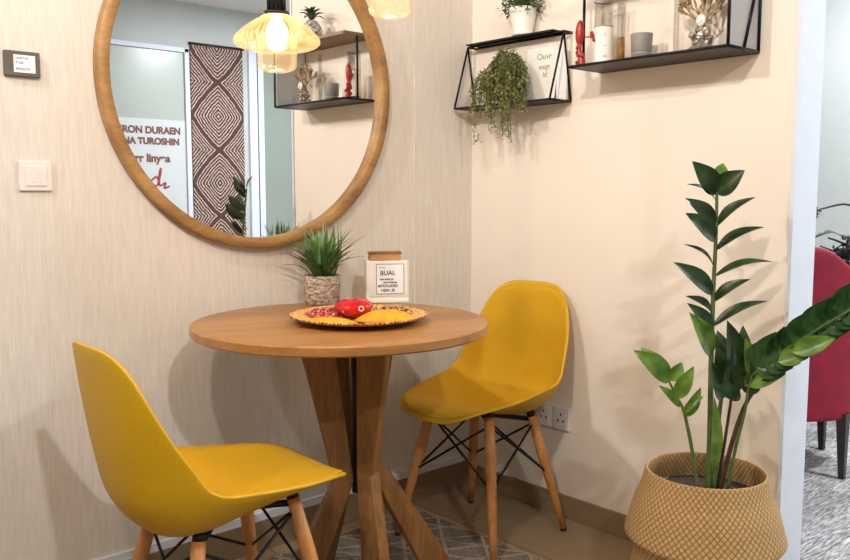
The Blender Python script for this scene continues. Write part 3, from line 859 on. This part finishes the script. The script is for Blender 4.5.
def jar(name, loc, r, h, mat, label, cat, th=.002, neck=None):
    t = root(name, loc, label, cat)
    p = [(0, .0005), (r - .002, .0005), (r, .003)]
    p += ([(r, h)] if not neck else [(r, h * .82), (neck, h * .92), (neck, h)])
    p += [(q[0] - th, q[1]) for q in ([(r, h)] if not neck else [(neck, h), (neck, h * .92), (r, h * .82)])] + [(r - th, .005), (0, .005)]
    bm = bmesh.new(); lathe(bm, p, 40, uv=False); link('glass_body', bm, mat, t, True); return t


j = jar('glass_bottle', (-.075, -.640, ZI), .029, .195, 'clear_glass', 'tall clear glass bottle with a paper label at the left of the metal shelf', 'bottle')
bm = bmesh.new(); lathe(bm, [(.0296, .012), (.0296, .118)], 32); o = link('paper_label', bm, 'paper', j, True)
bm = bmesh.new(); lathe(bm, [(.0300, .1165), (.0300, .1195)], 32, uv=False); link('label_edge', bm, 'grey_ceramic', j, True); bm = bmesh.new(); lathe(bm, [(.0300, .194), (.0285, .1975), (.0265, .196)], 32, uv=False); link('rim_line', bm, 'grey_ceramic', j, True)
for k, (w, z) in enumerate(((.010, .030), (.012, .026), (.008, .095), (.009, .088), (.010, .060))):
    bm = bmesh.new(); c = Vector((-.0301 * math.cos(.8), -.0301 * math.sin(.8), z)); box(bm, c, (.0006, w, .0014), Matrix.Rotation(.8, 3, 'Z')); link('printed_line', bm, 'grey_ceramic', j)
j = jar('tall_glass_vial', (-.050, -.688, ZI), .013, .185, 'clear_glass', 'slim glass vial of amber liquid right beside the tall bottle', 'vial', .0012)
bm = bmesh.new(); lathe(bm, [(0, .006), (.0112, .006), (.0112, .085), (0, .085)], 24, uv=False); link('amber_liquid', bm, 'amber_liquid', j, True)
vt = root('votive_cup', (-.085, -.785, ZI), 'small grey ceramic cup in the middle of the metal shelf', 'cup')
bm = bmesh.new(); lathe(bm, [(0, .001), (.026, .001), (.028, .003), (.0325, .074), (.0325, .078), (.0305, .078), (.028, .01), (0, .01)], 40, uv=False); link('cup_body', bm, 'grey_ceramic', vt, True)
bm = bmesh.new(); lathe(bm, [(0, .045), (.0295, .045), (.0292, .02), (0, .02)], 32, uv=False); link('candle_wax', bm, 'paper', vt, True)
bm = bmesh.new(); tube(bm, [(0, 0, .045), (.001, 0, .056)], .001, 6); link('wick', bm, 'ink', vt)
# tall glass tube
jar('glass_tube', (-.070, -.890, ZI), .008, .215, 'clear_glass', 'narrow clear glass tube left of the gold branch sculpture', 'tube', .001)
# branch sculpture
bs = root('branch_sculpture', (-.095, -.985, ZI), 'gold coral branch sculpture with a silver figure at its foot on the metal shelf', 'sculpture')
bm = bmesh.new(); random.seed(21)
lathe(bm, [(0, 0), (.040, 0), (.041, .006), (.036, .012), (.028, .018), (0, .02)], 28, uv=False)
for k in range(30):
    a = random.uniform(0, 6.28); r_ = random.uniform(.006, .032); z = random.uniform(.015, .062) ; q = Vector((r_ * math.cos(a) * .8, r_ * math.sin(a), z * (1.15 - r_ * 12)))
    q.z = max(q.z, .014); bmesh.ops.create_icosphere(bm, subdivisions=2, radius=random.uniform(.006, .011), matrix=Matrix.Translation(q))
tube(bm, [(0, .005, .01), (0, .003, .05), (0, 0, .09)], [.02, .015, .010], 12)
link('silver_figure', bm, 'silver', bs, True)
bm = bmesh.new(); bmesh.ops.create_uvsphere(bm, u_segments=20, v_segments=12, radius=.015, matrix=Matrix.Translation((-.012, -.004, .085)) @ Matrix.Diagonal((.6, 1, 1.1, 1)))
ring = [Vector((-.022, -.004 + .007 * math.cos(2 * PI * k / 12), .085 + .007 * math.sin(2 * PI * k / 12))) for k in range(13)]; tube(bm, ring, .0014, 6)
link('round_face', bm, 'pot_white', bs, True)
bm = bmesh.new()
def twig(p, d, L, r, dep):
    q = p + d * L; tube(bm, [p, (p + q) / 2 + Vector((0, random.uniform(-.002, .002), 0)), q], [r, r * .9, r * .8], 6)
    if dep == 0:
        for j in range(3): 
            e = q + Vector((random.uniform(-.006, .006), random.uniform(-.008, .008), random.uniform(-.004, .008))); tube(bm, [q, e], [r * .8, r * .5], 5)
        return
    for j in range(3):
        nd = (d + Vector((random.uniform(-.45, .45), random.uniform(-.75, .75), random.uniform(-.1, .4)))).normalized(); twig(q, nd, L * random.uniform(.62, .85), r * .8, dep - 1)
for a in (-.9, -.45, 0, .4, .85): twig(Vector((.004, 0, .075)), Vector((0, math.sin(a), math.cos(a))).normalized(), .036, .0042, 3)
link('coral_branches', bm, 'gold_branch', bs, True)
# on the upper board (seen in the mirror)
pn = root('round_leafy_pot', (-.085, -.93, ZU + .014), 'round dark patterned vase with a leafy crown on the upper shelf board in the mirror', 'vase')
bm = bmesh.new(); lathe(bm, smoothprof([(0, 0), (.03, .002), (.046, .03), (.044, .065), (.028, .09), (.02, .095), (0, .09)], 3), 32, uv=False); link('vase_body', bm, 'jar_script', pn, True)
bm = bmesh.new(); random.seed(2)
for k in range(22):
    a = k * 2.399; el = .3 + .9 * (k / 22); d = Vector((math.cos(a) * math.cos(el), math.sin(a) * math.cos(el), math.sin(el)))
    tip = d * .075 + Vector((0, 0, .09))
    if tip.x > .075: continue
    leaf(bm, (0, 0, .088), tip, .022, (0, 0, 1), bend=.25, seg=6)
link('crown_leaves', bm, 'leaf_herb', pn, True)

# ------------------------------------------------------------------ basket and its plant
BK = Vector((-.285, -1.150, 0))
bk = root('woven_basket', BK, 'tan woven belly basket standing by the end of the cream wall', 'basket')
bm = bmesh.new()
outer = smoothprof([(0, .002), (.13, .002), (.160, .012), (.180, .06), (.186, .12), (.180, .175), (.188, .205), (.200, .222), (.203, .233), (.195, .262), (.182, .31), (.164, .355), (.156, .385), (.153, .398)], 4)
inner = smoothprof([(.153, .398), (.149, .401), (.145, .396), (.148, .375), (.158, .345), (.165, .32), (.15, .30)], 3)
lathe(bm, outer + inner[1:], 96); link('basket_body', bm, 'basket_weave', bk, True)
zp = root('zz_plant', BK + Vector((0, 0, .0)), 'tall upright plant with glossy dark leaflets growing in the woven basket', 'plant')
bm = bmesh.new(); lathe(bm, [(0, .004), (.11, .004), (.142, .33), (.142, .338), (.139, .338), (.138, .325), (0, .325)], 48, uv=False); link('nursery_pot', bm, 'black_plastic', zp, True)
bm = bmesh.new(); lathe(bm, smoothprof([(0, .342), (.06, .340), (.1, .341), (.138, .334)], 3), 40, uv=False); link('soil', bm, 'soil', zp, True)
DP = 2.13
CAMN = -FW


def stem(pix, dep, rad, mat='stem_green'):
    pts = [at(x, y, d if dep is None else dep) - zp.location for x, y, *rest in pix for d in [rest[0] if rest else DP]]
    q = smoothprof([tuple(p) for p in pts], 5); bm = bmesh.new(); n_ = len(q)
    tube(bm, q, [rad[0] + (rad[1] - rad[0]) * i / (n_ - 1) for i in range(n_)], 10); return link('stem', bm, mat, zp, True)


def leaves(par, lst, mat, wk=1.25):
    for (bx, by, tx, ty, w, db, dt, up_) in lst:
        if par is s1:
            for (xa, ya), (xb, yb) in zip(S1, S1[1:]):
                if yb <= by <= ya: bx = xa + (xb - xa) * (by - ya) / (yb - ya)
        bm = bmesh.new()
        b0, t0 = at(bx, by, db) - zp.location, at(tx, ty, dt) - zp.location
        nr = CAMN * 1.0 + Vector((0, 0, up_)) + RT * random.uniform(-.35, .35)
        leaf(bm, b0, t0, wk * w * db / FOC, nr, bend=.13 if up_ > .8 else .06, fold=.35, seg=10, point=2)
        link('leaflet', bm, mat, par, True)


random.seed(4)
S1 = [(708, 492), (710, 440), (711, 370), (713, 300), (716, 235), (717, 186)]
s1 = stem(S1, DP, (.0085, .0036))
leaves(s1, [(716, 194, 692, 161, 19, DP, DP - .04, .3), (717, 194, 745, 170, 19, DP, DP - .05, .4),
            (713, 203, 686, 184, 8, DP, DP - .03, 1.6), (718, 227, 756, 197, 11, DP, DP - .05, 1.3), (713, 225, 685, 198, 15, DP, DP - .05, .5),
            (711, 240, 685, 213, 18, DP, DP - .06, .4), (718, 251, 765, 227, 11, DP, DP - .03, 1.6), (712, 269, 683, 244, 8, DP, DP - .03, 1.5),
            (718, 277, 774, 262, 9, DP, DP - .02, 1.7), (712, 294, 673, 262, 16, DP, DP - .06, .5), (716, 302, 751, 279, 11, DP, DP - .04, 1.2),
            (709, 314, 685, 296, 10, DP, DP - .03, 1.0), (715, 327, 769, 301, 10, DP, DP - .02, 1.5), (711, 330, 687, 303, 13, DP, DP - .05, .6)], 'zz_leaf')
leaves(s1, [(717, 186, 723, 163, 13, DP, DP + .02, .2), (709, 356, 689, 312, 19, DP, DP - .05, .3)], 'zz_leaf_bright')
s2_ = stem([(698, 490), (692, 450), (684, 412), (676, 396), (669, 381)], DP - .02, (.0052, .0028))
D = DP - .02
leaves(s2_, [(670, 382, 633, 350, 19, D, D - .03, .4), (671, 380, 640, 347, 14, D, D + .02, .2), (671, 381, 682, 362, 12, D, D, .4), (676, 399, 694, 366, 13, D, D - .03, .3),
             (680, 407, 658, 385, 9, D, D - .02, .8), (686, 417, 701, 387, 10, D, D - .02, .5), (683, 413, 704, 396, 7, D, D - .02, .9)], 'zz_leaf_bright')
s3 = stem([(714, 490, 2.13), (717, 440, 2.12), (722, 395, 2.10), (733, 360, 2.08), (738, 335, 2.07)], None, (.0068, .003))
leaves(s3, [(735, 374, 727, 320, 20, 2.09, 2.05, .2), (736, 370, 743, 325, 17, 2.08, 2.08, .2), (730, 368, 717, 330, 14, 2.09, 2.1, .2), (739, 388, 744, 352, 20, 2.07, 2.03, .3), (722, 400, 712, 362, 17, 2.10, 2.05, .3), (730, 398, 728, 358, 18, 2.08, 2.03, .3), (744, 392, 762, 372, 17, 2.06, 2.03, .4),
            (720, 400, 717, 352, 12, 2.1, 2.08, .2), (728, 385, 716, 345, 16, 2.1, 2.06, .3), (741, 396, 712, 388, 17, 2.06, 2.04, .5), (724, 378, 735, 345, 15, 2.12, 2.12, .2), (738, 382, 756, 352, 16, 2.09, 2.11, .3)], 'zz_leaf')
leaves(s3, [(757, 378, 745, 338, 17, 2.06, 2.02, .2), (712, 472, 714, 396, 11, 2.09, 2.07, .1), (747, 385, 786, 374, 15, 2.05, 2.0, .6), (745, 386, 768, 360, 15, 2.05, 2.06, .4)], 'zz_leaf_bright')
s4 = stem([(720, 490, 2.13), (730, 450, 2.10), (743, 410, 2.07), (757, 387, 2.04), (775, 372, 2.0), (800, 352, 1.95)], None, (.0062, .004), 'stem_dark')
stem([(717, 489, 2.14), (725, 440, 2.13), (731, 400, 2.12), (733, 375, 2.1)], None, (.0045, .003), 'stem_dark')
s5 = stem([(728, 489, 2.10), (735, 450, 2.08), (744, 415, 2.06), (748, 392, 2.05), (752, 376, 2.04)], None, (.0045, .003))
# broad overlapping frond leaning right, towards the viewer
fr_ = []
random.seed(9)
sF = stem([(752, 376, 2.04), (775, 357, 2.0), (800, 341, 1.95), (830, 322, 1.90), (858, 306, 1.86)], None, (.004, .0025))
for i in range(15):
    t = i / 14; bx, by, dd = 754 + 106 * t, 366 - 66 * t, 2.03 - .17 * t
    fr_.append((bx, by, bx + 14 + 8 * t, by - 29 - 6 * t + random.uniform(-1, 1), 21, dd, dd - .02, .2))
    fr_.append((bx + 2, by, bx + 32, by + 7 - 4 * t, 19, dd, dd - .03, .2))
leaves(sF, fr_, 'zz_leaf_frond')
leaves(sF, [(852, 300, 876, 275, 18, 1.87, 1.84, .2), (858, 306, 890, 292, 18, 1.87, 1.84, .2), (792, 352, 836, 338, 16, 1.94, 1.9, .4), (778, 362, 812, 352, 14, 1.97, 1.94, .4)], 'zz_leaf_bright')

# ------------------------------------------------------------------ next room: red chair, side table and dark branches
rc = root('red_dining_chair', (1.06, -.86, 0), 'crimson upholstered chair with black legs on the grey carpet', 'chair')
RC_H = math.atan2(-.669, .743)


def rcl(r, f, z): return Vector((r * .743 + f * .669, r * -.669 + f * .743, z))


def slabcurve(fun, nu, nv, th, name, mat, par):
    bm = bmesh.new(); rows = [[bm.verts.new(fun(2 * i / nu - 1, j / nv)) for i in range(nu + 1)] for j in range(nv + 1)]
    for a, b in zip(rows, rows[1:]):
        for k in range(nu): bm.faces.new((a[k], a[k + 1], b[k + 1], b[k]))
    o = link(name, bm, mat, par, True); m = o.modifiers.new('t', 'SOLIDIFY'); m.thickness = th; m.offset = 0
    m = o.modifiers.new('b', 'BEVEL'); m.width = th * .4; m.segments = 3; m.limit_method = 'ANGLE'; return o


def backf(u, v):
    zt = .915 - .34 * abs(u) ** 1.8
    z = .235 + (zt - .235) * v
    return rcl(-.075 + u * .32, -.04 - .04 * v + .18 * abs(u) ** 2.5, z)


slabcurve(backf, 20, 14, .05, 'backrest', 'red_velvet', rc)
bm = bmesh.new()
vs = []
for z in (.25, .30, .42, .455, .465):
    w = .215 if z < .46 else .20
    vs.append([bm.verts.new(rcl(.02 + w * math.copysign(abs(math.cos(2 * PI * k / 32)) ** .6, math.cos(2 * PI * k / 32)), .20 + w * math.copysign(abs(math.sin(2 * PI * k / 32)) ** .6, math.sin(2 * PI * k / 32)), z)) for k in range(32)])
for a, b in zip(vs, vs[1:]):
    for k in range(32): bm.faces.new((a[k], a[(k + 1) % 32], b[(k + 1) % 32], b[k]))
bm.faces.new(vs[0][::-1]); bm.faces.new(vs[-1]); link('seat', bm, 'red_velvet', rc, True)
for r, f in ((-.34, .0), (.095, -.02), (-.27, .36), (.19, .36)):
    bm = bmesh.new(); tube(bm, [rcl(r, f, .26), rcl(r * 1.03, f - .01, .002)], [.028, .015], 4); link('leg', bm, 'dark_wood', rc)

side = root('side_table', (1.72, -.78, 0), 'small dark round side table behind the red chair', 'table')
side.location = at(905, 300, 4.0); side.location.z = 0
bm = bmesh.new(); lathe(bm, [(0, .70), (.20, .70), (.205, .705), (.205, .72), (.2, .725), (0, .725)], 48, uv=False); link('tabletop', bm, 'dark_wood', side, True)
bm = bmesh.new(); tube(bm, [(0, 0, .70), (0, 0, .02)], .02, 16); link('pedestal', bm, 'dark_wood', side, True)
bm = bmesh.new(); lathe(bm, [(0, 0), (.15, 0), (.15, .012), (.03, .022), (0, .022)], 40, uv=False); link('base', bm, 'dark_wood', side, True)
vz = root('vase_of_branches', side.location + Vector((0, 0, .725)), 'dark leafy branches in a vase reaching over the red chair', 'plant')
bm = bmesh.new(); lathe(bm, smoothprof([(0, 0), (.05, 0), (.07, .05), (.06, .11), (.03, .15), (.034, .17)], 3), 32, uv=False); link('vase', bm, 'grey_ceramic', vz, True)
bmB, bmL, bmG = bmesh.new(), bmesh.new(), bmesh.new(); random.seed(31)
mouth = Vector((0, 0, .16))
def pth(lst): return [mouth] + [at(x, y, d) - vz.location for x, y, d in lst]
for lst in ([(880, 262, 4.0), (850, 258, 3.9), (836, 252, 3.85), (820, 246, 3.8)], [(880, 240, 4), (852, 245, 3.9), (835, 240, 3.85), (828, 238, 3.8)], [(870, 250, 4), (845, 262, 3.85), (838, 270, 3.8)],
            [(875, 225, 4), (850, 205, 3.95), (825, 208, 3.9), (814, 212, 3.9)], [(875, 200, 4), (860, 190, 4)]):
    p = smoothprof([tuple(q) for q in pth(lst)], 4); tube(bmB, p, [.008 - .005 * i / len(p) for i in range(len(p))], 6)
def blob(x, y, d, n_, s, bmx, L=.035, w=.022):
    for k in range(n_):
        c = at(x + random.uniform(-s, s), y + random.uniform(-s, s), d + random.uniform(-.03, .03)) - vz.location
        dd = Vector((random.uniform(-1, 1), random.uniform(-1, 1), random.uniform(-1, 1))).normalized() * L; leaf(bmx, c, c + dd, w, (random.uniform(-1, 1), 1, random.uniform(-1, 1)), seg=3)
blob(848, 258, 3.88, 90, 10, bmL); blob(833, 256, 3.86, 22, 7, bmL, .03, .015); blob(852, 242, 3.88, 30, 7, bmL); blob(814, 213, 3.9, 34, 5, bmL, .025, .01); blob(870, 225, 4, 60, 14, bmL)
leaf(bmG, at(844, 238, 3.82) - vz.location, at(813, 239, 3.8) - vz.location, .045, (0, -.3, 1), bend=.18, seg=8)
leaf(bmG, at(842, 275, 3.80) - vz.location, at(824, 296, 3.7) - vz.location, .05, CAMN, bend=.1, seg=8)
leaf(bmG, at(842, 270, 3.80) - vz.location, at(838, 300, 3.7) - vz.location, .05, CAMN, bend=.1, seg=8)
link('branches', bmB, 'twig_dark', vz, True); link('dark_leaves', bmL, 'twig_dark', vz, True); link('green_leaves', bmG, 'zz_leaf', vz, True)

# ------------------------------------------------------------------ the wall behind the viewer, seen in the mirror
YR = YS
db = root('glazed_white_door_board', (.50, YR, 0), 'tall white framed glazed board with painted writing, seen in the mirror', 'board')
bm = bmesh.new()
X0, X1 = -.38, .31
for a, b in (((X0, 0, 0), (X0 + .03, .04, 2.20)), ((X1 - .035, 0, 0), (X1, .04, 2.20)), ((X0, 0, 2.17), (X1, .04, 2.205)), ((X0, 0, 0), (X1, .04, .08))): span(bm, a, b)
bevel(link('frame', bm, 'paint_white', db), .003)
bm = bmesh.new(); span(bm, (X0 + .03, .0, 1.66), (X1 - .035, .02, 2.17)); link('upper_panel', bm, 'board_glass', db)
bm = bmesh.new(); span(bm, (X0 + .03, .0, .08), (X1 - .035, .021, 1.66)); link('lower_panel', bm, 'board_lower', db)
for t_, s, x, z, mt in (('SKRON DURAEN', .070, -.30, 1.555, 'ink_brown'), ('NA TUROSHIN', .066, -.22, 1.475, 'ink_brown'), ('Orr linyea', .082, -.20, 1.345, 'ink_brown')):
    writing('lettering', t_, s, mt, db, (x, .0225, z), (PI / 2, 0, 0), bold=.0035)
bm = bmesh.new()
q = [(-.02, 1.20), (.03, 1.235), (.045, 1.19), (.0, 1.15), (-.02, 1.185), (.03, 1.17), (.06, 1.25), (.065, 1.30), (.05, 1.24), (.055, 1.17), (.10, 1.19), (.09, 1.15), (.13, 1.165)]
tube(bm, smoothprof([(x, .0235, z) for x, z in q], 4), .0065, 6); link('painted_flourish', bm, 'ink_red', db, True)
wh = root('woven_wall_hanging', (1.06, YR, 1.45), 'tall brown wall hanging woven with nested pale diamonds, seen in the mirror', 'hanging')
bm = bmesh.new(); span(bm, (-.225, .003, -.95), (.225, .013, .80)); link('woven_panel', bm, 'diamond_weave', wh)
for z in (.80, -.95):
    bm = bmesh.new(); tube(bm, [(-.235, .012, z), (.235, .012, z)], .010, 10); link('hanging_rod', bm, 'dark_wood', wh, True)
# door set beside it: pale jambs with a dark strip between and a grey green leaf
d1 = bmesh.new()
for a, b in (((1.33, 0, 0), (1.40, .035, 2.42)), ((1.42, 0, 0), (1.47, .02, 2.42))): span(d1, (a[0], YR, a[2]), (b[0], YR + b[1], b[2]))
d1o = struct(link('door_1', d1, 'paint_white'))
bm = bmesh.new(); span(bm, (1.40, YR, 0), (1.42, YR + .008, 2.42)); o = link('dark_strip', bm, 'black_metal', d1o)
slab('wall_niche', (1.47, YR, 0), (XE, YR + .012, CEIL), 'paint_greygreen')
bs2 = root('black_wall_switch', (1.84, YR + .012, 1.37), 'black wall switch on the grey green wall seen in the mirror', 'switch')
bm = bmesh.new(); box(bm, (0, .006, 0), (.14, .012, .15)); bevel(link('switch_plate', bm, 'black_plastic', bs2), .003)
bm = bmesh.new(); box(bm, (0, .014, 0), (.07, .006, .09)); bevel(link('rocker', bm, 'dark_metal', bs2), .002)
og = root('red_wall_ornament', (1.90, YR + .012, 2.02), 'pointed red and cream ornament hanging on the grey green wall in the mirror', 'ornament')
bm = bmesh.new()
for k in range(7):
    for j_ in range(7 - k): bmesh.ops.create_icosphere(bm, subdivisions=2, radius=.019, matrix=Matrix.Translation(((j_ - (6 - k) / 2) * .034, .02, .10 - k * .034)))
link('bead_cluster', bm, 'beads_red', og, True)
bm = bmesh.new(); tube(bm, [(-.10, .02, .10), (0, .01, .20), (.10, .02, .10)], .003, 6); link('hanging_cord', bm, 'cord_black', og)
